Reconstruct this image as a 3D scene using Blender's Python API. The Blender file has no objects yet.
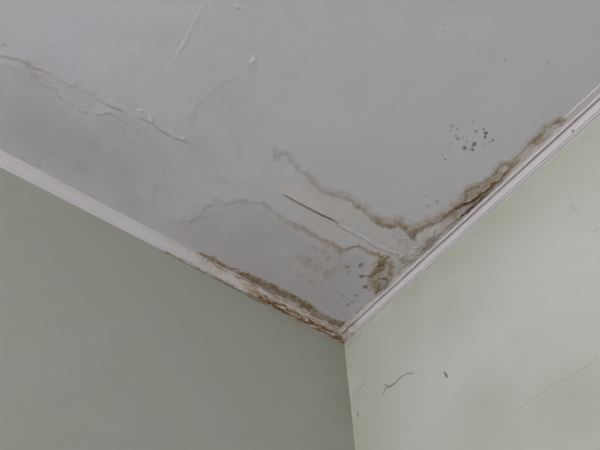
import bpy, math, random
import numpy as np
from mathutils import Vector, Matrix

# ------------------------------------------------------------------ camera, light, exposure
scene = bpy.context.scene
COL = scene.collection
H = 3.0                                   # ceiling height, metres
HC = 0.048                                # drop of the cornice below the ceiling
DL, DR = 0.028, 0.053                     # how far the two cornices reach onto the ceiling
F = 450.0                                 # focal length in pixels of the 600 x 450 frame
YAW, PITCH = math.radians(54.34), math.radians(56.55)
CAM_Z = 1.55
fwd = np.array([math.cos(PITCH)*math.cos(YAW), math.cos(PITCH)*math.sin(YAW), math.sin(PITCH)])
rgt = np.array([math.sin(YAW), -math.cos(YAW), 0.0])
upv = np.cross(rgt, fwd)

def ray(x, y):
    d = fwd + rgt*(x-300)/F - upv*(y-225)/F
    return d/np.linalg.norm(d)

_d = ray(344.5, 344)                      # the wall corner right under the cornice
CAM = np.array([0, 0, H-HC]) - _d*((H-HC-CAM_Z)/_d[2])

cam_data = bpy.data.cameras.new('camera')
cam = bpy.data.objects.new('camera', cam_data); COL.objects.link(cam)
cam_data.sensor_width = 36.0; cam_data.lens = 36.0*F/600.0; cam_data.clip_start = 0.01
cam.matrix_world = Matrix(((rgt[0], upv[0], -fwd[0], CAM[0]), (rgt[1], upv[1], -fwd[1], CAM[1]),
                           (rgt[2], upv[2], -fwd[2], CAM[2]), (0, 0, 0, 1)))
scene.camera = cam

world = bpy.data.worlds.new('overcast_sky'); scene.world = world; world.use_nodes = True
bg = world.node_tree.nodes['Background']
bg.inputs['Color'].default_value = (0.955, 0.955, 1.0, 1); bg.inputs['Strength'].default_value = 18.0

RX0, RY0 = -5.6, -4.6                     # far sides of the room
WIN = (-3.7, -1.7, 0.6, 2.4)            # window in the far side wall: y0, y1, z0, z1
def portal(name, loc, rot, sx, sy):
    l = bpy.data.lights.new(name, 'AREA'); l.shape = 'RECTANGLE'; l.size = sx; l.size_y = sy
    l.cycles.is_portal = True
    o = bpy.data.objects.new(name, l); COL.objects.link(o); o.location = loc; o.rotation_euler = rot
portal('window_daylight_portal', (RX0-.02, (WIN[0]+WIN[1])/2, (WIN[2]+WIN[3])/2), (0, -math.pi/2, 0), WIN[3]-WIN[2], WIN[1]-WIN[0])

vs = scene.view_settings
vs.view_transform = 'Standard'; vs.look = 'None'; vs.gamma = 1.0; vs.use_curve_mapping = False
vs.exposure = 0.0

# ------------------------------------------------------------------ pixel -> surface
def on_ceiling(x, y):
    d = ray(x, y); p = CAM + d*((H-CAM[2])/d[2]); return p[:2]
def on_left(x, y):                         # wall plane y = 0 -> (x, z)
    d = ray(x, y); p = CAM + d*((0-CAM[1])/d[1]); return p[[0, 2]]
def on_right(x, y):                        # wall plane x = 0 -> (y, z)
    d = ray(x, y); p = CAM + d*((0-CAM[0])/d[0]); return p[[1, 2]]
PX = 0.0038                               # metres per photo pixel on these surfaces, roughly

# ------------------------------------------------------------------ numpy noise and distance fields
def _hash(i, j, seed):
    n = (i.astype(np.int64)*374761393 + j.astype(np.int64)*668265263 + seed*1442695041) & 0xffffffff
    n = ((n ^ (n >> 13))*1274126177) & 0xffffffff
    return ((n ^ (n >> 16)) & 0xffff)/65535.0
def vnoise(P, scale, seed=0):
    q = P*scale; i = np.floor(q).astype(np.int64); f = q-i; f = f*f*(3-2*f)
    a = _hash(i[:, 0], i[:, 1], seed); b = _hash(i[:, 0]+1, i[:, 1], seed)
    c = _hash(i[:, 0], i[:, 1]+1, seed); d = _hash(i[:, 0]+1, i[:, 1]+1, seed)
    return (a*(1-f[:, 0])+b*f[:, 0])*(1-f[:, 1]) + (c*(1-f[:, 0])+d*f[:, 0])*f[:, 1]
def fbm(P, scale, seed=0, octv=4):
    s = np.zeros(len(P)); a = 1.0; t = 0
    for k in range(octv):
        s += a*(vnoise(P, scale*2**k, seed+k*17)-.5)*2; t += a; a *= .55
    return s/t
def warp(P, amp, scale, seed):
    return P + amp*np.stack([fbm(P, scale, seed, 3), fbm(P, scale, seed+91, 3)], 1)
BIG = 9.0
def line(P, pts, reach):
    """distance to a polyline, fraction along it, and signed side (left +)"""
    pts = np.asarray(pts, float)
    d = np.full(len(P), BIG); t = np.zeros(len(P)); s = np.zeros(len(P))
    lo, hi = pts.min(0)-reach, pts.max(0)+reach
    m = np.where(((P >= lo) & (P <= hi)).all(1))[0]
    if len(m) == 0: return d, t, s
    Q = P[m]; dm = np.full(len(m), BIG); tm = np.zeros(len(m)); sm = np.zeros(len(m))
    n = len(pts)-1
    for k in range(n):
        a, b = pts[k], pts[k+1]; ab = b-a; L2 = max(ab@ab, 1e-12)
        u = np.clip(((Q-a)@ab)/L2, 0, 1); r = Q-(a+u[:, None]*ab); dd = np.sqrt((r*r).sum(1))
        w = dd < dm; dm[w] = dd[w]; tm[w] = (k+u[w])/n
        sm[w] = np.sign(ab[0]*r[w, 1]-ab[1]*r[w, 0])
    d[m] = dm; t[m] = tm; s[m] = sm
    return d, t, s
def inside(P, poly):
    poly = np.asarray(poly, float); c = np.zeros(len(P), bool); n = len(poly); j = n-1
    for i in range(n):
        xi, yi = poly[i]; xj, yj = poly[j]
        hit = ((yi > P[:, 1]) != (yj > P[:, 1]))
        if yi != yj: c ^= hit & (P[:, 0] < (xj-xi)*(P[:, 1]-yi)/(yj-yi)+xi)
        j = i
    return c
def soft_area(P, poly, blur):
    poly = list(map(tuple, poly)); d, _, _ = line(P, poly+[poly[0]], blur*1.5+.02)
    ins = inside(P, poly); sd = np.where(ins, d, -d)
    return np.clip(.5+sd/(2*blur), 0, 1)
def bump(P, c, r, ang=0.0, ratio=1.0):
    e = P-np.asarray(c); ca, sa = math.cos(ang), math.sin(ang)
    u = e[:, 0]*ca+e[:, 1]*sa; v = (-e[:, 0]*sa+e[:, 1]*ca)*ratio
    return np.exp(-(u*u+v*v)/(r*r))
def blot(P, c, r, edge=.35):
    d = np.sqrt(((P-np.asarray(c))**2).sum(1)); return np.clip((1-d/r)/edge, 0, 1)
def smooth(x): x = np.clip(x, 0, 1); return x*x*(3-2*x)

# ------------------------------------------------------------------ materials
def new_mat(name):
    m = bpy.data.materials.new(name); m.use_nodes = True
    nt = m.node_tree; b = nt.nodes['Principled BSDF']; return m, nt, b
def nd(nt, t, **kw):
    n = nt.nodes.new(t)
    for k, v in kw.items(): setattr(n, k, v)
    return n
def mixc(nt, fac, a, b):
    n = nd(nt, 'ShaderNodeMix', data_type='RGBA'); n.clamp_factor = True
    for sock, v in ((n.inputs[0], fac), (n.inputs[6], a), (n.inputs[7], b)):
        if isinstance(v, bpy.types.NodeSocket): nt.links.new(v, sock)
        elif isinstance(v, (int, float)): sock.default_value = v
        else: sock.default_value = (*v, 1)
    return n.outputs[2]
def mth(nt, op, a, b=None, clamp=False):
    n = nd(nt, 'ShaderNodeMath', operation=op); n.use_clamp = clamp
    for i, v in enumerate((a, b)):
        if v is None: continue
        if isinstance(v, bpy.types.NodeSocket): nt.links.new(v, n.inputs[i])
        else: n.inputs[i].default_value = v
    return n.outputs[0]
def noise(nt, scale, detail=4, rough=.55, dist=0.0):
    c = nd(nt, 'ShaderNodeNewGeometry'); n = nd(nt, 'ShaderNodeTexNoise')
    n.inputs['Scale'].default_value = scale; n.inputs['Detail'].default_value = detail
    n.inputs['Roughness'].default_value = rough; n.inputs['Distortion'].default_value = dist
    nt.links.new(c.outputs['Position'], n.inputs['Vector']); return n.outputs['Fac']
def attr(nt, name):
    a = nd(nt, 'ShaderNodeAttribute', attribute_name=name); return a.outputs['Fac']
def ramp(nt, v, lo, hi):
    n = nd(nt, 'ShaderNodeMapRange'); n.inputs[1].default_value = lo; n.inputs[2].default_value = hi
    nt.links.new(v, n.inputs[0]); return n.outputs[0]

def painted(name, paint, paint2, layers, rough, bumps, patch_scale=3.0):
    """old paint with soft colour drift and the stain layers carried by the surface's own masks"""
    m, nt, b = new_mat(name)
    c = mixc(nt, ramp(nt, noise(nt, patch_scale, 3), .35, .65), paint, paint2)
    for a, col, jit, sc in layers:
        k = attr(nt, a)
        if jit:
            j = ramp(nt, noise(nt, sc, 5, .65), .25, .75)
            k = mth(nt, 'MULTIPLY', k, mth(nt, 'ADD', mth(nt, 'MULTIPLY', j, jit), 1-jit*.5), True)
        c = mixc(nt, k, c, col)
    nt.links.new(c, b.inputs['Base Color'])
    b.inputs['Roughness'].default_value = rough; b.inputs['Specular IOR Level'].default_value = .3
    h = None
    for sc, amp in bumps:
        n = mth(nt, 'MULTIPLY', noise(nt, sc, 4, .6), amp); h = n if h is None else mth(nt, 'ADD', h, n)
    bp = nd(nt, 'ShaderNodeBump'); bp.inputs['Strength'].default_value = 1.0; bp.inputs['Distance'].default_value = 1.0
    nt.links.new(h, bp.inputs['Height']); nt.links.new(bp.outputs['Normal'], b.inputs['Normal'])
    return m

TAN = (.43, .335, .215); BROWN = (.17, .098, .04); CREAM = (.72, .655, .56); GREY = (.30, .29, .27)
WHITE_BUMP = [(35, .0012), (140, .0004)]
M_CEIL = painted('ceiling_paint', (.70, .69, .75), (.70, .695, .725),
                 [('cream', CREAM, .5, 30), ('grey', GREY, .4, 60), ('stain', TAN, .8, 55), ('brown', BROWN, .9, 90), ('spot', (.17, .12, .085), .2, 200)],
                 .7, WHITE_BUMP)
M_LEFT = painted('shade_darkened_green_paint', (.425, .44, .38), (.44, .45, .395),  # wall green darkened to stand in for the shade on this side
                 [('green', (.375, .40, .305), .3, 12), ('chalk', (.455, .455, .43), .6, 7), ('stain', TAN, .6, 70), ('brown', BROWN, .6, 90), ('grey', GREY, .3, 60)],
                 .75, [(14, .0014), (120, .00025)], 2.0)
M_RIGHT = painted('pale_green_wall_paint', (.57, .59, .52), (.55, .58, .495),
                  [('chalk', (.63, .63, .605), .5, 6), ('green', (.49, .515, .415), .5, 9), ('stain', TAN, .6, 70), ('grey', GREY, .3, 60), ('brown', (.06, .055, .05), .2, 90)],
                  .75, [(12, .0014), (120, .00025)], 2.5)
M_TRIM = painted('white_cornice_paint', (.70, .68, .70), (.69, .665, .675),
                 [('cream', CREAM, .5, 40), ('stain', (.46, .34, .215), .8, 60), ('brown', (.20, .105, .04), .7, 110), ('grey', GREY, .5, 60)],
                 .6, [(60, .0007), (220, .0003)])
def plain(name, col, col2, sc, rough=.7):
    m, nt, b = new_mat(name)
    nt.links.new(mixc(nt, noise(nt, sc), col, col2), b.inputs['Base Color']); b.inputs['Roughness'].default_value = rough
    return m
M_FLAKE = plain('peeled_paint', (.56, .50, .42), (.36, .28, .19), 90)
M_FLAKE_B = plain('rusty_peeled_paint', (.50, .36, .23), (.24, .14, .07), 70)
M_FLOOR = plain('pale_floor', (.60, .56, .55), (.55, .52, .51), 8)  # unseen floor, lightened to throw more bounce onto the ceiling
M_ROOM = plain('room_wall_paint', (.62, .60, .57), (.60, .58, .55), 3)
M_BACK = plain('dark_back_wall', (.20, .16, .13), (.17, .14, .12), 3)  # unseen wall, darkened to keep bounce off the left wall
M_FRAME = plain('window_paint', (.8, .8, .78), (.75, .75, .73), 20)

# ------------------------------------------------------------------ surface builder
def put(o, label, kind=None, cat=None, parent=None):
    if label: o['label'] = label
    if kind: o['kind'] = kind
    if cat: o['category'] = cat
    if parent is not None: o.parent = parent
    return o
def make_mesh(name, V, Q, mat, attrs=None, normals=None):
    me = bpy.data.meshes.new(name)
    me.vertices.add(len(V)); me.vertices.foreach_set('co', np.asarray(V, np.float32).ravel())
    me.loops.add(len(Q)*4); me.loops.foreach_set('vertex_index', np.asarray(Q, np.int32).ravel())
    me.polygons.add(len(Q)); me.polygons.foreach_set('loop_start', np.arange(0, len(Q)*4, 4, dtype=np.int32))
    me.update(calc_edges=True); me.validate()
    for k, a in (attrs or {}).items():
        me.attributes.new(k, 'FLOAT', 'POINT').data.foreach_set('value', np.asarray(a, np.float32))
    if normals is not None:
        me.polygons.foreach_set('use_smooth', np.ones(len(Q), bool))
        me.normals_split_custom_set_from_vertices([tuple(n) for n in normals.tolist()])
    me.materials.append(mat)
    o = bpy.data.objects.new(name, me); COL.objects.link(o); return o
def grid_quads(nu, nv, flip):
    i = np.arange(nu*nv).reshape(nu, nv)
    q = np.stack([i[:-1, :-1], i[1:, :-1], i[1:, 1:], i[:-1, 1:]], -1).reshape(-1, 4)
    return q[:, ::-1] if flip else q
def grid_normals(V3):
    du = np.gradient(V3, axis=0); dv = np.gradient(V3, axis=1)
    n = np.cross(du, dv); n /= np.maximum(np.linalg.norm(n, axis=2, keepdims=True), 1e-12); return n
def surface(name, V, nu, nv, flip, mat, attrs, ids, pieces, label, cat):
    """one piece of the setting and, cut out of the same surface, its stained or cracked parts"""
    V3 = V.reshape(nu, nv, 3); N = grid_normals(V3).reshape(-1, 3)
    if flip: N = -N
    Q = grid_quads(nu, nv, flip); fid = ids[Q].max(1)
    root = None
    for k in range(len(pieces)+1):
        sel = Q[fid == k]
        if len(sel) == 0: continue
        used, inv = np.unique(sel, return_inverse=True); inv = inv.reshape(-1, 4)
        nm = name if k == 0 else pieces[k-1][0]
        o = make_mesh(nm, V[used], inv, mat, {a: v[used] for a, v in attrs.items()}, N[used])
        if k == 0: root = put(o, label, 'structure', cat)
        else: put(o, pieces[k-1][1], pieces[k-1][2] if len(pieces[k-1]) > 2 else None, None, root)
    return root
def axis_lines(far, fine_to, step):
    n = int(round(-fine_to/step)); f = np.linspace(fine_to, 0, n+1)
    return np.concatenate([np.linspace(far, fine_to, 14)[:-1], f])

# ------------------------------------------------------------------ ceiling
xs = axis_lines(RX0, -1.85, .0027); ys = axis_lines(RY0, -1.68, .0027)
gx, gy = np.meshgrid(xs, ys, indexing='ij'); P = np.stack([gx.ravel(), gy.ravel()], 1); N_ = len(P)
C = lambda pts: [on_ceiling(*p) for p in pts]
hgt = np.zeros(N_)                        # relief, + is down into the room
A = {k: np.zeros(N_) for k in ('stain', 'brown', 'cream', 'grey', 'spot')}
ids = np.zeros(N_, int)
def mx(k, v): A[k] = np.maximum(A[k], v)

Pw = warp(P, 2.2*PX, 38, 5); Pf = warp(Pw, 2.0*PX, 105, 9)
n1 = fbm(P, 30, 21); n2 = fbm(P, 90, 33); n3 = fbm(P, 12, 44)
hgt += .0035*fbm(P, 3.2, 3) + .0012*fbm(P, 13, 4)

# upper tide line, running down to the big torn stain by the right cornice
UP = C([(273, 150), (276, 158), (281, 154), (287, 155), (293, 162), (300, 170), (310, 178), (315, 185), (328, 193), (342, 197), (353, 201),
        (362, 209), (370, 215), (380, 224), (392, 227), (400, 223), (407, 231), (414, 232), (427, 225), (440, 220), (450, 212), (462, 202),
        (468, 191), (480, 185), (492, 177), (500, 165), (511, 165), (517, 157), (525, 148), (538, 137), (547, 128), (553, 122), (564, 121)])
d, t, s = line(Pf, UP, .12)
w = np.interp(t, [0, .1, .25, .38, .45, .52, .6, .66, .8, .92, 1], [2.4, 2.0, 2.6, 3.4, 3.8, 4.2, 3.6, 2.6, 1.9, 1.6, 1.4])*PX*(1+.6*n1)
k = np.interp(t, [0, .12, .25, .4, .5, .7, .9, 1], [.18, .22, .45, .75, .9, .9, .85, .8])
inner = s < 0
inner_w = np.where(inner, w*2.6, w)
mx('stain', k*np.where(inner, smooth(1.15-d/inner_w), smooth((1.05-d/w)*2.0))*(.75+.4*n1))
mx('brown', .72*k*smooth(1.2*(1.1-d/(w*.75)))*np.clip(.5+.9*n2+.4*n1, 0, 1)*smooth((t-.15)/.3))
mx('grey', .22*smooth(1-d/(w*1.5))*(1-smooth((t-.15)/.2)))
hgt += .0022*smooth(1-d/(w*1.6))*(.6+n2)
ids[(d < w*1.5)] = 1

# band between that line and the right cornice: bare, buff and brown
BAND = C([(396, 228), (413, 234), (428, 227), (441, 221), (451, 213), (463, 203), (469, 192), (481, 186), (493, 178), (501, 166), (512, 166), (519, 157),
          (527, 149), (539, 138), (548, 129), (556, 123), (566, 122), (540, 148), (500, 188), (470, 215), (440, 243), (415, 265), (398, 280), (385, 285), (392, 262), (402, 245)])
b = soft_area(Pf, BAND, 2.2*PX)
right_part = smooth((-P[:, 1]+on_ceiling(432, 240)[1])/.16)
mx('cream', b*.55*(.8+.6*n1))
mx('stain', b*right_part*np.clip(.42+.8*n1+.3*n2, 0, .85))
ids[(b > .5)] = 1
# open tear with dark brown edge
TEAR = C([(441, 221), (449, 213), (456, 209), (463, 205), (468, 203), (474, 199), (480, 195), (486, 189), (491, 186), (498, 180), (505, 174), (512, 167)])
d, t, s = line(warp(P, 1.0*PX, 60, 71), TEAR, .1)
tw = np.sin(np.pi*np.clip(t, .03, .97))
mx('brown', 1.1*smooth(1.6*(1.25-d/(1.6*PX)))*tw**.4)
mx('brown', .55*smooth(1-d/(4*PX))*(s > 0)*np.clip(.2+1.6*n2, 0, 1)*tw)
mx('stain', .8*smooth(1-d/(6*PX))*tw)
hgt += .007*smooth(1-d/(6*PX))*(s > 0)*tw            # lifted edge of the paint
hgt -= .012*smooth(1-d/(1.1*PX))*tw
# dark hollow between tear and cornice
GAPL = C([(455, 224), (466, 214), (477, 205), (487, 196), (495, 189)])
d, t, s = line(Pf, GAPL, .1)
mx('stain', .8*smooth(1-d/(3.5*PX))); mx('grey', .75*smooth(1-d/(2.4*PX))); mx('brown', .5*smooth(1-d/(1.8*PX))); hgt -= .010*smooth(1-d/(2.4*PX))
# thin brown line right along the cornice
RIM = C([(382.5, 289.5), (391, 281.5), (400, 273.5), (409, 264.5), (418, 255.5), (426, 248.5), (436, 239), (447, 229), (462, 216), (476, 203), (500, 181)])
d, t, s = line(Pf, RIM, .06)
mx('brown', np.interp(t, [0, .3, .6, 1], [.9, .85, .6, .5])*smooth(1.2-d/(1.5*PX))*np.clip(.75+.9*n2, 0, 1))
mx('stain', .7*smooth(1-d/(4*PX))*np.clip(.6+.7*n1, 0, 1))
RIM2 = C([(562, 124), (570, 116), (580, 106), (588, 98), (595, 91), (604, 82), (620, 66)])
d, t, s = line(Pf, RIM2, .06)
mx('brown', .8*smooth(1.2-d/(1.6*PX))*np.clip(.35+1.2*n2+.6*n1, 0, 1)); mx('stain', .6*smooth(1-d/(2.6*PX))*np.clip(.6+n1, 0, 1))
# curved grey flap line
d, t, s = line(Pf, C([(435, 231), (434, 238), (428, 243), (418, 247)]), .05)
mx('grey', .5*smooth(1.1-d/(1.7*PX))*np.sin(np.pi*np.clip(t, .1, .9))); hgt += .004*smooth(1-d/(4*PX))*(s > 0)

# lower tide line with the dark loops at the right cornice
LOW = C([(180, 222), (190, 220), (200, 215), (208, 205), (217, 200), (225, 203), (237, 200), (247, 202), (263, 203), (272, 210), (280, 217), (290, 223), (303, 228),
         (315, 235), (325, 242), (335, 246), (342, 250), (350, 247), (359, 246), (368, 252), (377, 254), (383, 258), (380, 263), (376, 269), (372, 276), (374, 284), (377, 290), (381, 295)])
d, t, s = line(Pf, LOW, .12)
w = np.interp(t, [0, .3, .42, .55, .7, .82, 1], [2.0, 2.4, 3.2, 3.6, 2.4, 3.0, 3.6])*PX*(1+.6*n1)
k = np.interp(t, [0, .3, .42, .6, .8, 1], [.02, .06, .55, .8, .9, .95])
mx('stain', k*smooth(1.15-d/np.where(s < 0, w*1.2, w*2.2))*np.clip(.85+.4*n1, 0, 1))
mx('brown', .6*k*smooth(1.1-d/(w*.7))*np.clip(.4+.8*n2+.4*n1, 0, 1)*smooth((t-.33)/.3))
mx('grey', .34*smooth(1.1-d/(w*1.3))*(1-smooth((t-.3)/.12))*np.clip(.8+.7*n1, 0, 1))
hgt += .0018*smooth(1-d/(w*1.8))*(.6+n2)
ids[(d < w*1.4) & (ids == 0)] = 2
LOOPS = [[(388, 258), (381, 262), (377, 269), (383, 269.5), (372, 275)], [(378, 279), (387, 278.5), (388.5, 283), (384, 288), (379, 290)], [(374, 281), (378, 285), (377, 291), (382, 295)]]
for L in LOOPS:
    d, t, s = line(Pf, C(L), .06)
    mx('brown', .85*smooth(1.2-d/(2.0*PX))*np.clip(.75+.6*n2, 0, 1)); mx('stain', .85*smooth(1-d/(5*PX)))
    hgt += .002*smooth(1-d/(3*PX)); ids[d < 2.6*PX] = 2
b = soft_area(Pf, C([(372, 262), (384, 258), (392, 262), (393, 272), (391, 284), (384, 293), (376, 290), (371, 278)]), 3*PX)
mx('stain', b*np.clip(.7+.7*n1, 0, 1)); mx('brown', b*np.clip(.05+1.1*n1, 0, .6)); ids[(b > .5)] = 2

# pale washed plaster between the two tide lines
b = soft_area(Pw, C([(255, 190), (285, 182), (312, 186), (330, 197), (352, 203), (368, 216), (385, 228), (410, 234), (432, 228), (440, 238), (412, 266), (392, 272),
                     (384, 256), (368, 249), (350, 245), (338, 246), (322, 238), (303, 225), (284, 216), (268, 204)]), 7*PX)
mx('cream', b*np.clip(.24+.35*n3+.2*n1, 0, .6))
# crumbled lumps near the corner of the two lines
for c, r, hh, a in [((403, 256), 3.2, .006, .6), ((407, 260), 2.6, .004, .6), ((397, 262), 4, .003, .3), ((412, 252), 4, .003, .5), ((420, 240), 6, .004, .7),
                    ((390, 246), 7, .003, .4), ((375, 238), 6, .002, .4), ((399, 240), 5, .003, .9)]:
    g = bump(Pw, on_ceiling(*c), r*PX, a, 1.8); hgt += hh*g; mx('cream', .5*g)
for L in [[(384, 250), (396, 253), (404, 262)], [(388, 262), (398, 268), (404, 272)], [(405, 244), (414, 247), (421, 252)], [(392, 234), (402, 238), (412, 239), (414, 233)]]:
    d, t, s = line(Pf, C(L), .05); mx('grey', .32*smooth(1.1-d/(1.3*PX))); hgt += .003*smooth(1-d/(4*PX))*(s > 0)
d, t, s = line(Pf, C([(403, 229), (406, 234), (411, 238.5), (414, 236), (414, 231)]), .05)
mx('brown', .6*smooth(1.15-d/(1.6*PX))*np.clip(.6+n2, 0, 1))

# open slit in the ceiling lining, and the seam it continues in
S0, S1 = on_ceiling(283, 195), on_ceiling(337.2, 223)
d, t, s = line(P, [S0, S1], .12)
ta = np.interp(t, [0, .08, .85, 1], [.25, .8, 1, .35])
slit_w = np.maximum(.0025*ta, .0013)
# the strip on the lower side of the slit hangs down a little, so its edge opens a gap
hgt += .006*smooth(1-d/(14*PX))*(s < 0)*np.sin(np.pi*np.clip(t, 0.02, .98))
hgt -= .020*smooth(1.25-d/slit_w/1.4)*ta
mx('brown', .85*smooth(1.25-d/(slit_w*1.3))); ids[d < slit_w*1.5] = 6
d, t, s = line(Pw, C([(338, 219), (338, 225), (346, 230), (358, 236.5), (375, 246), (386, 251), (398, 258)]), .06)
mx('grey', .26*smooth(1.1-d/(1.1*PX))*(1-.6*t)); hgt += .004*smooth(1-d/(6*PX))*(s < 0)*(1-t*.5)

# stain strip along the left cornice
EDGE = C([(194, 253), (203, 255), (212, 258.5), (222, 264), (235, 270.5), (247, 275), (260, 281), (272, 287), (280, 291), (292, 296), (303, 303), (313, 308.5), (320, 314.5), (328, 319), (336, 322.5), (345, 325)])
d, t, s = line(Pf, EDGE, .08); d = np.where((P[:, 1] > np.interp(P[:, 0], [q[0] for q in EDGE], [q[1] for q in EDGE])), d*.45, d)
w = np.interp(t, [0, .12, .3, .4, .55, .7, .85, 1], [1.5, 2.8, 2.4, 4.2, 4.2, 3.6, 4.0, 4.4])*PX
mx('stain', .95*smooth(1.2-d/(w*1.5))*np.clip(.8+.5*n1, 0, 1)); mx('brown', .75*smooth(1.4*(1.1-d/w))*np.clip(.55+.8*n2+.5*n1, 0, 1))
ids[(d < w*1.25)] = 3
d, t, s = line(Pf, C([(345, 325), (352, 317), (358, 312)]), .06); mx('stain', .55*smooth(1-d/(4*PX))*(1-t))

# faint grey tide line left of the middle
FA = C([(146, 217), (153, 207), (155, 193), (160, 181), (163, 173), (169, 166), (162, 155), (156, 147), (150, 141), (141, 134), (133, 128)])
d, t, s = line(Pf, FA, .06)
mx('grey', .30*smooth(1.15-d/(1.7*PX))*np.clip(.7+.9*n1, 0, 1)); mx('stain', .05*smooth(1-d/(3*PX)))
ids[(d < 2.0*PX) & (ids == 0)] = 4
for L in [[(200, 190), (207, 182), (218, 178), (228, 184)], [(236, 188), (246, 184), (256, 190)], [(170, 205), (178, 196), (184, 188)]]:
    d, t, s = line(Pf, C(L), .06); mx('grey', .10*smooth(1-d/(3*PX)))

# greyer damp lining, seam to left cornice, deepened to paint the dimmer light there
b = soft_area(Pw, C([(-60, 68), (0, 63), (40, 79), (76, 105), (122, 122), (150, 141), (166, 166), (154, 205), (146, 219), (180, 240), (60, 190), (-80, 110)]), 34*PX)
mx('grey', .32*b*np.clip(.9+.5*n3, 0, 1))
b = soft_area(Pw, C([(150, 212), (182, 221), (208, 206), (262, 205), (290, 226), (335, 250), (368, 256), (372, 290), (345, 322), (190, 252)]), 9*PX)
mx('grey', .18*b*np.clip(.9+.5*n3, 0, 1)); mx('stain', .09*b)
for L, w_, a in [([(236, 80), (222, 86), (208, 97), (198, 108), (191, 122)], 4, .16), ([(150, 140), (146, 152), (140, 163)], 2, .14), ([(216, 170), (220, 182), (212, 178)], 3, .14), ([(232, 135), (240, 148), (236, 158)], 5, .10)]:
    d, t, s = line(Pf, C(L), .08); mx('grey', a*smooth(1-d/(w_*PX)))
mx('grey', .14*bump(Pw, on_ceiling(195, 150), 22*PX)); mx('grey', .10*bump(Pw, on_ceiling(232, 108), 16*PX))
# raised seam and blisters upper left
SEAM = C([(-12, 50), (0, 55), (10, 58), (20, 60), (30, 65), (40, 69), (50, 73), (62, 80), (70, 84), (80, 89), (92, 95), (104, 101), (114, 106), (122, 111)])
d, t, s = line(Pw, SEAM, .08)
hgt += .0021*smooth(1-d/np.where(s > 0, 1.8*PX, 8*PX))*np.clip(.75+1.6*n1, .1, 1.4)
mx('grey', .28*smooth(1-d/(1.2*PX))*(s < 0)); ids[(d < 2.6*PX) & (ids == 0)] = 5
SEAM2 = C([(-8, 66), (0, 65), (8, 64), (20, 72), (33, 80), (44, 84), (55, 87), (60, 97), (68, 103), (77, 107), (87, 111), (97, 115), (108, 119), (117, 122), (122, 128), (126, 140)])
d, t, s = line(Pf, SEAM2, .06)
mx('grey', .36*smooth(1.1-d/(1.4*PX))*np.clip(1+.5*n1, 0, 1)); hgt += .0012*smooth(1-d/np.where(s > 0, 4*PX, 1.5*PX))*np.clip(.7+1.6*n1, 0, 1.4); ids[(d < 1.8*PX) & (ids == 0)] = 5
d, t, s = line(Pw, C([(98, 114), (112, 113), (128, 122), (141, 118), (150, 121), (158, 127), (163, 132), (174, 138), (184, 139)]), .06)
mx('grey', .24*smooth(1.1-d/(1.2*PX))); hgt += .0022*smooth(1-d/np.where(s > 0, 1.5*PX, 5*PX))*np.clip(.7+1.6*n1, 0, 1.4); ids[(d < 2.4*PX) & (ids == 0)] = 5
for c, r, hh, a in [((141, 113), 3.2, .008, .6), ((152, 118), 3.6, .008, .9), ((176, 133), 4.5, .006, .9), ((186, 138), 3.2, .006, .7), ((146, 128), 5, .004, 0), ((128, 117), 6, .004, 1), ((166, 130), 4, .005, .8),
                    ((40, 76), 8, .003, .6), ((443, 30), 1.6, .005, 0), ((292, 172), 2.8, .005, .4), ((253, 60), 3.5, .005, 1.5), ((237, 7), 2.5, .005, 0), ((222, 182), 3, .003, 0), ((190, 97), 3.0, .003, 2.2),
                    ((504, 60), 1.3, .003, 0), ((286, 148), 3, .002, 0)]:
    g = bump(Pw, on_ceiling(*c), r*PX, a, 1.7); hgt += .45*hh*g*np.clip(1+1.5*n2, .2, 2)
    if c[0] < 200 and c[1] > 100: ids[(g > .45) & (ids == 0)] = 5
mx('stain', .25*bump(Pw, on_ceiling(34, 73), 9*PX, .6, 1.8))
# long thin scratch ridge near the top
d, t, s = line(P, C([(204, 3), (197, 17), (188, 34), (183, 45), (178, 52), (172, 66)]), .05)
hgt += .0012*smooth(1-d/np.where(s > 0, 1.4*PX, 4*PX))*np.interp(t, [0, .5, .8, 1], [.4, 1, .8, .1])
for L in [[(20, 47), (60, 41), (85, 40)], [(120, 36), (150, 33)], [(95, 22), (102, 19)], [(0, 30), (30, 28)], [(210, 100), (196, 112), (186, 120)]]:
    d, t, s = line(Pf, C(L), .05); hgt += .0006*smooth(1-d/(3*PX))*np.sin(np.pi*np.clip(t, .02, .98))*np.clip(.5+2*n1, 0, 1)

# tan blotches between the lower line and the left cornice
BL = [(307, 262, 9, .42), (318, 268, 8, .35), (313, 249, 6, .38), (328, 275, 8, .45), (337, 270, 7, .4), (303, 275, 4, .4), (328, 259, 3, .6), (348, 267, 3, .65), (349, 272, 2, .5),
      (360, 265, 3, .7), (362, 277, 3.2, .9), (368, 276, 2.2, .8), (365.5, 287, 3.0, .95), (352, 285, 2.4, .6), (356, 282, 1.6, .6), (310, 282, 3.4, .5), (315, 288, 3, .4), (299, 276, 3.5, .4),
      (319, 294, 1.6, .5), (324, 297, 1.6, .5), (321, 300, 1.5, .5), (326, 300, 1.4, .45), (344, 296, 2, .6), (356, 296, 1.8, .7), (351, 302, 1.9, .7), (347, 305, 2.2, .65), (338, 317, 1.4, .5),
      (340, 258, 4, .3), (298, 258, 5, .3), (322, 282, 4, .35), (333, 284, 3, .4), (325, 252, 5, .3), (289, 266, 4, .25), (370, 290, 2.5, .6), (256, 257, 1.6, .25), (267, 259, 1.8, .25), (251, 262, 1.2, .2)]
Pb = warp(P, 2.6*PX, 60, 61)
for x, y, r_ in [(308, 262, 15), (330, 272, 13), (316, 250, 9), (345, 268, 9)]:
    mx('stain', .42*bump(Pb, on_ceiling(x, y), r_*PX)*np.clip(.35+1.5*n1+.8*n2, 0, 1))
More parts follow.
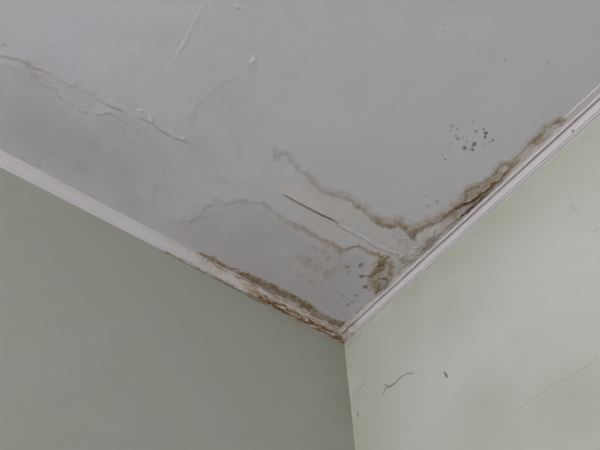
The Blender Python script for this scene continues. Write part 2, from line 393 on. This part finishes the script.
for x, y, r, a in BL:
    g = blot(Pb, on_ceiling(x, y), r*PX*1.15, .5); mx('stain', a*1.15*g*np.clip(.85+.9*n2, 0, 1))
    if a > .6: mx('spot', .45*g)
    ids[(g > .25) & (ids == 0)] = 7
# small dark mould specks near the right cornice
SP = [(476, 131.7, 1.5, .7), (483.7, 129.5, 1.3, .7), (486, 133.3, 2.1, .95), (485, 137.2, 1.5, .9), (493, 140.3, 1.4, .7), (498, 140, 1, .3), (489.5, 142, .8, .5), (483, 146, 1.1, .5),
      (474.5, 144, 2.2, .85), (472.8, 146.5, 1.3, .7), (473, 149.8, 1.6, .9), (470, 149.5, 1, .5), (464.7, 148, 2.2, .85), (467, 141, 1.2, .55), (463, 138, 1, .5), (458, 138.7, 1.6, .6), (456, 136, 1.1, .5),
      (451, 131, 1.2, .45), (457.5, 129, 1.2, .4), (452.5, 126, 2, .3), (473, 122, .9, .5), (451, 144, 1.1, .5), (449, 147.5, 1.1, .45), (445.5, 159, 1.2, .7), (443, 155, .8, .4),
      (437, 202, 1.9, .4), (427.5, 206, 2, .3), (444, 208, 1, .5), (427, 216, 1.5, .3), (426, 196, 1.6, .3), (432, 205, 1, .3), (547, 62, .9, .5), (504.5, 60.5, 1, .5), (27, 137, .8, .4), (66, 115, .9, .5), (5, 45, 1.3, .35), (40, 167, .9, .5)]
Ps = warp(P, .8*PX, 160, 77)
for x, y, r, a in SP:
    g = blot(Ps, on_ceiling(x, y), r*PX*1.25, .6); mx('spot', a*g); ids[(g > .2) & (ids == 0)] = 8

V = np.stack([P[:, 0], P[:, 1], H-hgt], 1)
ceiling = surface('ceiling', V, len(xs), len(ys), True, M_CEIL, A, ids, [
    ('water_stain', 'brown water stain with torn paint along the right cornice'),
    ('water_stain', 'tan tide line bending down to dark brown loops'),
    ('water_stain', 'brown stain strip along the left cornice'),
    ('water_stain', 'faint grey tide line left of the middle'),
    ('blistered_seam', 'raised blistered paint seam in the upper left'),
    ('open_slit', 'thin dark open slit in the ceiling lining'),
    ('stain_blotches', 'tan blotches between tide line and left cornice', 'stuff'),
    ('mould_specks', 'small dark specks near the right cornice', 'stuff')],
    'grey white painted ceiling with brown water stains and peeling paint', 'ceiling')

# ------------------------------------------------------------------ left wall
xs = axis_lines(RX0, -1.85, .0035)
zs = np.concatenate([np.linspace(0, 1.9, 10)[:-1], np.linspace(1.9, H, 315)])
gx, gz = np.meshgrid(xs, zs, indexing='ij'); P = np.stack([gx.ravel(), gz.ravel()], 1); N_ = len(P)
A = {k: np.zeros(N_) for k in ('stain', 'brown', 'green', 'chalk', 'grey')}; ids = np.zeros(N_, int)
n1 = fbm(P, 30, 121); n2 = fbm(P, 90, 133); n3 = fbm(P, 5, 144)
hgt = .0025*fbm(P, 2.5, 103)+.0005*fbm(P, 16, 104)
Pf = warp(warp(P, 2.0*PX, 45, 105), .8*PX, 130, 109)
W = lambda pts: [on_left(*p) for p in pts]
d, t, s = line(Pf, W([(256, 299), (261, 303), (270, 308), (275, 314), (280, 319), (286, 322), (290, 318), (294, 323), (299, 327), (305, 330), (313, 335), (323, 338), (331, 340)]), .06)
mx('grey', .25*smooth(1.15-d/(1.2*PX)))
mx('stain', .75*smooth(1.15-d/(1.3*PX))*np.clip(.6+1.2*n1, 0, 1)); ids[d < 1.8*PX] = 1
d, t, s = line(Pf, W([(272, 305), (285, 314), (300, 322), (318, 331), (330, 338), (345, 346)]), .06)
mx('stain', .6*smooth(1-d/(3.4*PX))*np.clip(.4+n1, 0, 1)); ids[d < 2.4*PX] = 1
d, t, s = line(Pf, W([(166, 252), (180, 260), (200, 270), (225, 283), (250, 297), (270, 306)]), .05)
mx('brown', .9*smooth(1.1-d/(2.0*PX))*np.clip(.8+1.2*n1, 0, 1))
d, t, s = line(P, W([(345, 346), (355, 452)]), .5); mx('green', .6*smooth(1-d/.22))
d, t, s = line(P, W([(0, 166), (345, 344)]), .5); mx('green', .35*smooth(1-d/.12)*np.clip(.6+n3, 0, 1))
mx('chalk', .5*smooth(.5+n3)*smooth((2.75-P[:, 1])/.4))
for c, r in [((18, 186), 9), ((34, 222), 10), ((140, 160), 5)]:
    mx('green', .4*bump(P, on_left(*c), r*PX, .4, 2))
for x, y in [(110, 284), (288, 402)]: mx('grey', .5*blot(P, on_left(x, y), 1.3*PX))
V = np.stack([P[:, 0], -hgt*smooth(-P[:, 0]/.05), P[:, 1]], 1)
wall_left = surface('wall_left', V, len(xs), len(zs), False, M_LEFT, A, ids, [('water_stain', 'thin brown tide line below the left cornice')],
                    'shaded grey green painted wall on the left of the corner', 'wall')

# ------------------------------------------------------------------ right wall
ys = axis_lines(RY0, -1.7, .0024)
zs = np.concatenate([np.linspace(0, 1.85, 10)[:-1], np.linspace(1.85, H, 480)])
gy, gz = np.meshgrid(ys, zs, indexing='ij'); P = np.stack([gy.ravel(), gz.ravel()], 1); N_ = len(P)
A = {k: np.zeros(N_) for k in ('stain', 'brown', 'green', 'chalk', 'grey')}; ids = np.zeros(N_, int)
n1 = fbm(P, 30, 221); n2 = fbm(P, 90, 233); n3 = fbm(P, 4, 244)
hgt = .0022*fbm(P, 2.5, 203)+.0005*fbm(P, 16, 204)
Pf = warp(warp(P, .8*PX, 60, 205), .5*PX, 150, 209)
W = lambda pts: [on_right(*p) for p in pts]
def crack(pts, w, depth, dark, k, wt=None):
    d, t, s = line(Pf, W(pts), .06); ww = w*PX*(np.interp(t, *wt) if wt else 1.0)
    g = smooth(1.25-d/ww); mx('brown', dark*g); globals()['hgt'] = hgt-depth*g; ids[d < ww*1.3] = k
crack([(382, 395), (385, 390), (387, 387), (391, 386), (395, 383), (399, 379), (403, 375.5), (407, 373.5), (414, 373)], .62, .009, .75, 1, ([0, .2, .5, .8, 1], [.55, 1.1, 1.1, .9, .5]))
crack([(385, 385), (387, 388)], .6, .006, .6, 1)
crack([(414, 373), (428, 374), (441, 374)], .35, .001, .16, 1)
crack([(365, 379), (364, 383), (361, 387), (356, 392)], .6, .006, .55, 2, ([0, .3, .6, 1], [.3, .6, 1.3, .4]))
crack([(600, 357), (583, 369), (567, 378), (555, 385), (543, 392), (530, 401), (517, 410)], .42, .001, .20, 3, ([0, .5, 1], [.9, 1, .8]))
crack([(517, 410), (500, 422), (483, 433), (472, 441), (458, 450)], .36, .0006, .10, 3)
crack([(444, 373), (446.5, 376)], 1.0, .012, .95, 4)
crack([(357, 413.5), (357.8, 416)], .8, .006, .7, 4)
crack([(349, 366), (349, 368)], .6, .003, .5, 4)
mx('chalk', .5*bump(P, on_right(445, 374), 7*PX))
for L, a in [([(570, 205), (578, 211)], .3), ([(405, 417), (408, 428)], .25), ([(581, 141), (590, 136)], .25), ([(594, 232), (598, 229)], .3)]:
    d, t, s = line(Pf, W(L), .04); mx('grey', a*smooth(1.1-d/(1.3*PX)))
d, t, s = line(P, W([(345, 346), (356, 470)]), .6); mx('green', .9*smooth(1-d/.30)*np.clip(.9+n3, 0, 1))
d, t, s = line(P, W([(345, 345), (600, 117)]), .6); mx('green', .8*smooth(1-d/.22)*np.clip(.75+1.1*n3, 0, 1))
for x, y, r, a in [(488, 412, 26, .6), (578, 398, 22, .6), (530, 345, 18, .2), (450, 310, 30, .45), (410, 330, 22, .4)]:
    mx('green', a*bump(warp(P, .05, 6, 301), on_right(x, y), r*PX))
mx('chalk', .7*soft_area(warp(P, .06, 5, 311), W([(420, 440), (400, 380), (430, 330), (490, 270), (560, 210), (640, 190), (640, 330), (540, 370), (500, 400)]), .12))
d, t, s = line(Pf, W([(345, 348), (352, 342), (362, 333)]), .04); mx('stain', .5*smooth(1-d/(2.4*PX)))
mx('grey', .2*blot(P, on_right(417, 289), 2*PX)); hgt += .004*blot(P, on_right(417, 289), 2.2*PX)
# thick bead of old paint running down the corner
edge_w = .010*(1+.5*fbm(P*np.array([0, 1.0]), 14, 260))
hgt += .0022*smooth(1.3+P[:, 0]/edge_w)
V = np.stack([-hgt, P[:, 0], P[:, 1]], 1)
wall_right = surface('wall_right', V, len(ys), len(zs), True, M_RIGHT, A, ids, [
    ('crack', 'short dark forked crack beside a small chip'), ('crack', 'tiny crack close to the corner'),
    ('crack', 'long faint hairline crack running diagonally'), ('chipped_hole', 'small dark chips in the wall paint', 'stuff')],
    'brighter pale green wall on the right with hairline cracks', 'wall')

# ------------------------------------------------------------------ cornices
PROF = [(1.0, -.02), (1.0, .05), (.98, .085), (.90, .10), (.80, .11), (.70, .12), (.60, .135), (.585, .15), (.575, .20), (.56, .235), (.535, .245), (.515, .225), (.51, .12), (.46, .11), (.40, .13), (.34, .18), (.285, .26),
        (.245, .36), (.22, .47), (.205, .58), (.20, .69), (.185, .70), (.105, .70), (.10, .785), (.185, .795), (.205, .815), (.20, .87), (.17, .91), (.12, .92), (.02, .905), (.02, .97), (.045, .975), (.045, 1.0), (-.02, 1.0)]
def dense(pr, n):
    pr = np.array(pr); out = []
    for a, b in zip(pr[:-1], pr[1:]):
        m = max(1, int(np.ceil(np.hypot(*(b-a))*n)))
        out += [a+(b-a)*k/m for k in range(m)]
    return np.array(out+[pr[-1]])
PR = dense(PROF, 26); NP = len(PR)
arc = np.concatenate([[0], np.cumsum(np.hypot(*(np.diff(PR, axis=0).T)))]); arc /= arc[-1]
GR1, GR2 = [arc[np.argmin(np.hypot(*(PR-np.array(q)).T))] for q in ((.49, .115), (.10, .74))]
def cornice(name, left, run, label, pieces):
    n = len(run)                                     # run: distance from the corner, from far to 0
    R, K = np.meshgrid(run, np.arange(NP), indexing='ij')
    u = arc[K]
    fill = .55*smooth(R/.06) if left else 0.0*R       # the left run is filled almost flat with old paint
    bow = np.interp(u, [0, .03, .97, 1], [1, .99, .03, -.02]); drp = np.interp(u, [0, .03, .30, .97, 1], [-.02, .06, .24, 1, 1])
    dd = (PR[:, 0][K]*(1-fill)+bow*fill)*(DL if left else DR); hh = (PR[:, 1][K]*(1-fill)+drp*fill)*HC
    end = PR[:, 0][K]*(DR if left else DL)           # mitre
    S = end + R*(1-end/run[0])
    Pq = np.stack([S.ravel(), (u*.085).ravel()], 1)
    A = {k: np.zeros(n*NP) for k in ('stain', 'brown', 'cream', 'grey')}; ids = np.zeros(n*NP, int)
    S = S.ravel(); U = u.ravel(); dd = dd.ravel().copy(); hh = hh.ravel().copy()
    n1 = fbm(Pq, 45, 321+left); n2 = fbm(Pq, 130, 335+left); n3 = fbm(Pq*np.array([1, .15]), 18, 351+left)
    def m(k, v): A[k] = np.maximum(A[k], v)
    out = .0006*fbm(Pq, 40, 361)+.0012*fbm(Pq*np.array([1, 0]), 6, 371)       # hand-painted unevenness
    if left:
        s_of = lambda x, y: -on_left(x, y)[0]
        a, b, c = s_of(172, 256), s_of(236, 290), s_of(268, 306)              # where flaking begins, gets heavy
        fade = smooth((a-S)/(a-b)); heavy = smooth((b-S)/(b-c)*1.0)
        out *= 1+2*fade
        wav = lambda k, amp, sc: k+amp*fbm(np.stack([S, S*0], 1), sc, int(k*100))
        top = smooth(1-np.abs(U-wav(.10, .10, 22))/.10); mid = smooth(1-np.abs(U-wav(.36, .14, 18))/.07)
        low = smooth(1-np.abs(U-wav(.66, .12, 20))/.14); lip = smooth(1-np.abs(U-wav(.90, .08, 25))/.09)
        m('brown', fade*top*np.clip(.55+1.0*n1, 0, 1)*.9); m('stain', fade*np.clip(.18+.9*n1+.3*top, 0, 1))
        m('brown', fade*mid*np.clip(.35+1.0*n1, 0, 1)*.7)
        m('brown', heavy*low*np.clip(.75+1.0*n2, 0, 1)); m('brown', smooth((s_of(160, 250)-S)/.05)*lip*np.clip(.75+1.2*n1, 0, 1))
        m('stain', heavy*smooth((U-wav(.42, .10, 24))/.08)*np.clip(1.0+.8*n1, 0, 1)); strk = fbm(np.stack([S*.55, U*.085*1.6], 1), 75, 391, 3)
        m('brown', heavy*smooth((U-wav(.44, .10, 24))/.1)*np.clip(.35+2.6*strk, 0, 1))
        keep = heavy*smooth((U-.5)/.1)*smooth((-strk-.22)/.15)               # islands of paint still holding
        A['stain'] *= 1-.85*keep; A['brown'] *= 1-keep; out += .004*keep
        m('cream', fade*np.clip(.4+n1, 0, 1)*.6)
        pock = heavy*smooth((U-.40)/.1)*(U < .97)
        out += pock*(.0065*n1+.004*n2+.0025)+fade*.0016*n2
        out += heavy*smooth((U-.8)/.15)*.004*(U < .99)
        for x, y in [(186, 249.5), (199, 258), (203, 263), (250, 289)]:
            m('grey', .8*blot(Pq, (s_of(x, y+7), .18*.085), .006))
        ids[(heavy > .25) & (U > .45)] = 1; ids[(fade > .3) & (U < .2) & (n1+top > .35)] = 2
        dd += out*.55*(U < .999)*(U > .0); hh += out*.55
    else:
        s_of = lambda x, y: -on_ceiling(x, y)[1]
        brk = s_of(566, 122)
        broken = 1-smooth((S-brk)/.012)
        outer = smooth((.20-U)/.08)
        dd += (1-broken)*outer*.004 - broken*outer*(.0045+.002*n3+.013*np.exp(-((S-s_of(476, 205))/.13)**2)+.004*np.exp(-((S-s_of(426, 252))/.06)**2))
        hh -= broken*outer*(U > .02)*.0018
        m('cream', broken*outer*.5); m('stain', broken*outer*np.clip(.1+.7*n1, 0, .6)); m('grey', broken*outer*np.clip(.1+1.5*fbm(Pq*np.array([.1, 1]), 160, 388), 0, .5)); m('brown', broken*smooth((.09-U)/.07)*np.clip(.15+1.3*n1, 0, .8))
        near = smooth((.16-S)/.12)
        m('stain', near*np.clip(.35+.8*n1, 0, .8)); m('brown', near*.8*np.clip(.0+1.2*n2, 0, 1))
        m('brown', .55*smooth((.9-S)/.6)*smooth(1-np.abs(U-.95)/.05)*np.clip(.3+n3+n1, 0, 1))
        groove = np.maximum(smooth(1-np.abs(U-GR1)/.05), smooth(1-np.abs(U-GR2)/.05))
        m('grey', .7*groove*np.clip(.8+n3, 0, 1))                         # shade of cove and groove painted in as grey
        spot = blot(Pq, (s_of(575, 128)-.012, .60*.085), .005); m('grey', spot); m('brown', spot)
        ids[(broken > .5) & (U < .16)] = 1
        dd += out*.4*(U < .999)*(U > 0); hh += out*.4
    z = H-hh
    V = np.stack([-S, -dd, z], 1) if left else np.stack([-dd, -S, z], 1)
    Q = grid_quads(n, NP, left); fid = ids[Q].max(1); root = None
    for k in range(len(pieces)+1):
        sel = Q[fid == k]
        if len(sel) == 0: continue
        used, inv = np.unique(sel, return_inverse=True)
        o = make_mesh(name if k == 0 else pieces[k-1][0], V[used], inv.reshape(-1, 4), M_TRIM, {a: v[used] for a, v in A.items()})
        if k == 0: root = put(o, label, 'structure', 'cornice')
        else: put(o, pieces[k-1][1], None, None, root)
    return root
run_l = np.concatenate([np.linspace(-RX0, 1.85, 30)[:-1], np.linspace(1.85, 0, 780)])
run_r = np.concatenate([np.linspace(-RY0, 1.70, 30)[:-1], np.linspace(1.70, 0, 720)])
trim_1 = cornice('trim_1', True, run_l, 'white cornice above the left wall, brown and flaking towards the corner',
                 [('flaking_paint', 'brown crumbling lower edge near the corner'), ('water_stain', 'brown stained upper edge')])
trim_2 = cornice('trim_2', False, run_r, 'white grooved cornice above the right wall',
                 [('broken_edge', 'stained edge where the white outer band has come off')])

# ------------------------------------------------------------------ loose curled flakes
rng = random.Random(4)
def flake(parent, name, pos, along, normal, length, width, curl, mat, thick=.0012):
    """a torn sheet of paint held along one edge and curling away from the surface"""
    a = Vector(along).normalized(); nrm = Vector(normal).normalized(); b = nrm.cross(a)
    nu, nv = 9, 5; top = []; bot = []
    jag = [1+rng.uniform(-.35, .3) for _ in range(nu)]
    for i in range(nu):
        for j in range(nv):
            uu = (i/(nu-1)-.5)*length; taper = 1-abs(i/(nu-1)-.5)**2*2.6
            v = j/(nv-1)*width*jag[i]*max(taper, .25)
            ang = curl*j/(nv-1); lift = v*math.sin(ang*.7); fl = v*math.cos(ang*.7)
            p = Vector(pos)+a*uu+b*fl+nrm*(lift+.0006); top.append(p); bot.append(p+nrm*thick)
    V = [tuple(p) for p in top+bot]; n = nu*nv; Q = []
    for i in range(nu-1):
        for j in range(nv-1):
            q = [i*nv+j, (i+1)*nv+j, (i+1)*nv+j+1, i*nv+j+1]; Q += [q[::-1], [k+n for k in q]]
    ring = [i*nv for i in range(nu)]+[(nu-1)*nv+j for j in range(1, nv)]+[i*nv+nv-1 for i in range(nu-2, -1, -1)]+[j for j in range(nv-2, 0, -1)]
    for k in range(len(ring)):
        p, q = ring[k], ring[(k+1) % len(ring)]; Q.append([p, q, q+n, p+n])
    o = make_mesh(name, V, Q, mat); o.parent = parent; return o
def ceiling_flake(x, y, x2, y2, width, curl, mat, drop=.002):
    p, q = on_ceiling(x, y), on_ceiling(x2, y2); a = q-p; c = (p+q)/2
    flake(ceiling, 'paint_flake', (c[0], c[1], H-drop), (a[0], a[1], 0), (0, 0, -1), float(np.hypot(*a)), width, curl, mat)
for x, y, x2, y2, w, c, m_ in [(478, 193, 464, 201, .010, .6, M_FLAKE), (490, 183.5, 480, 191, .009, .6, M_FLAKE), (502, 173.5, 492, 181, .009, .6, M_FLAKE),
                               (406, 233, 414, 240, .014, .7, M_FLAKE), (426, 244, 434, 236, .02, .8, M_FLAKE), (399, 260, 407, 254, .012, .9, M_FLAKE), (404, 263, 410, 258, .01, .8, M_FLAKE),
                               (384, 288, 390, 280, .014, .7, M_FLAKE)]:
    ceiling_flake(x, y, x2, y2, w, c, m_, .004)

# ------------------------------------------------------------------ rest of the room (out of view): floor, far walls, windows
def boxes_mesh(name, boxes, mat):
    V, Q = [], []
    for (x0, x1, y0, y1, z0, z1) in boxes:
        n = len(V); V += [(x, y, z) for x in (x0, x1) for y in (y0, y1) for z in (z0, z1)]
        Q += [[n+i for i in f] for f in ((0, 1, 3, 2), (4, 6, 7, 5), (0, 4, 5, 1), (2, 3, 7, 6), (0, 2, 6, 4), (1, 5, 7, 3))]
    return make_mesh(name, V, Q, mat)
put(boxes_mesh('floor', [(RX0, 0, RY0, 0, -.1, 0)], M_FLOOR), 'unseen pale floor of the room, lightened to bounce light upward', 'structure', 'floor')
y0, y1, z0, z1 = WIN; T = .25
put(boxes_mesh('wall_far', [(RX0-T, RX0, RY0-T, y0, 0, H), (RX0-T, RX0, y1, 0, 0, H), (RX0-T, RX0, y0, y1, 0, z0), (RX0-T, RX0, y0, y1, z1, H)], M_ROOM),
    'pale green wall with a window facing the right wall', 'structure', 'wall')
put(boxes_mesh('wall_back', [(RX0, 0, RY0-T, RY0, 0, H)], M_BACK), 'unseen brown wall behind the viewer, darkened to cut bounced light', 'structure', 'wall')
fw = .06; X = RX0-.14
put(boxes_mesh('window_1', [(X, X+.05, y0, y0+fw, z0, z1), (X, X+.05, y1-fw, y1, z0, z1), (X, X+.05, y0, y1, z0, z0+fw), (X, X+.05, y0, y1, z1-fw, z1), (X, X+.05, (y0+y1)/2-.03, (y0+y1)/2+.03, z0, z1)], M_FRAME),
    'white window frame in the far side wall', 'structure', 'window')
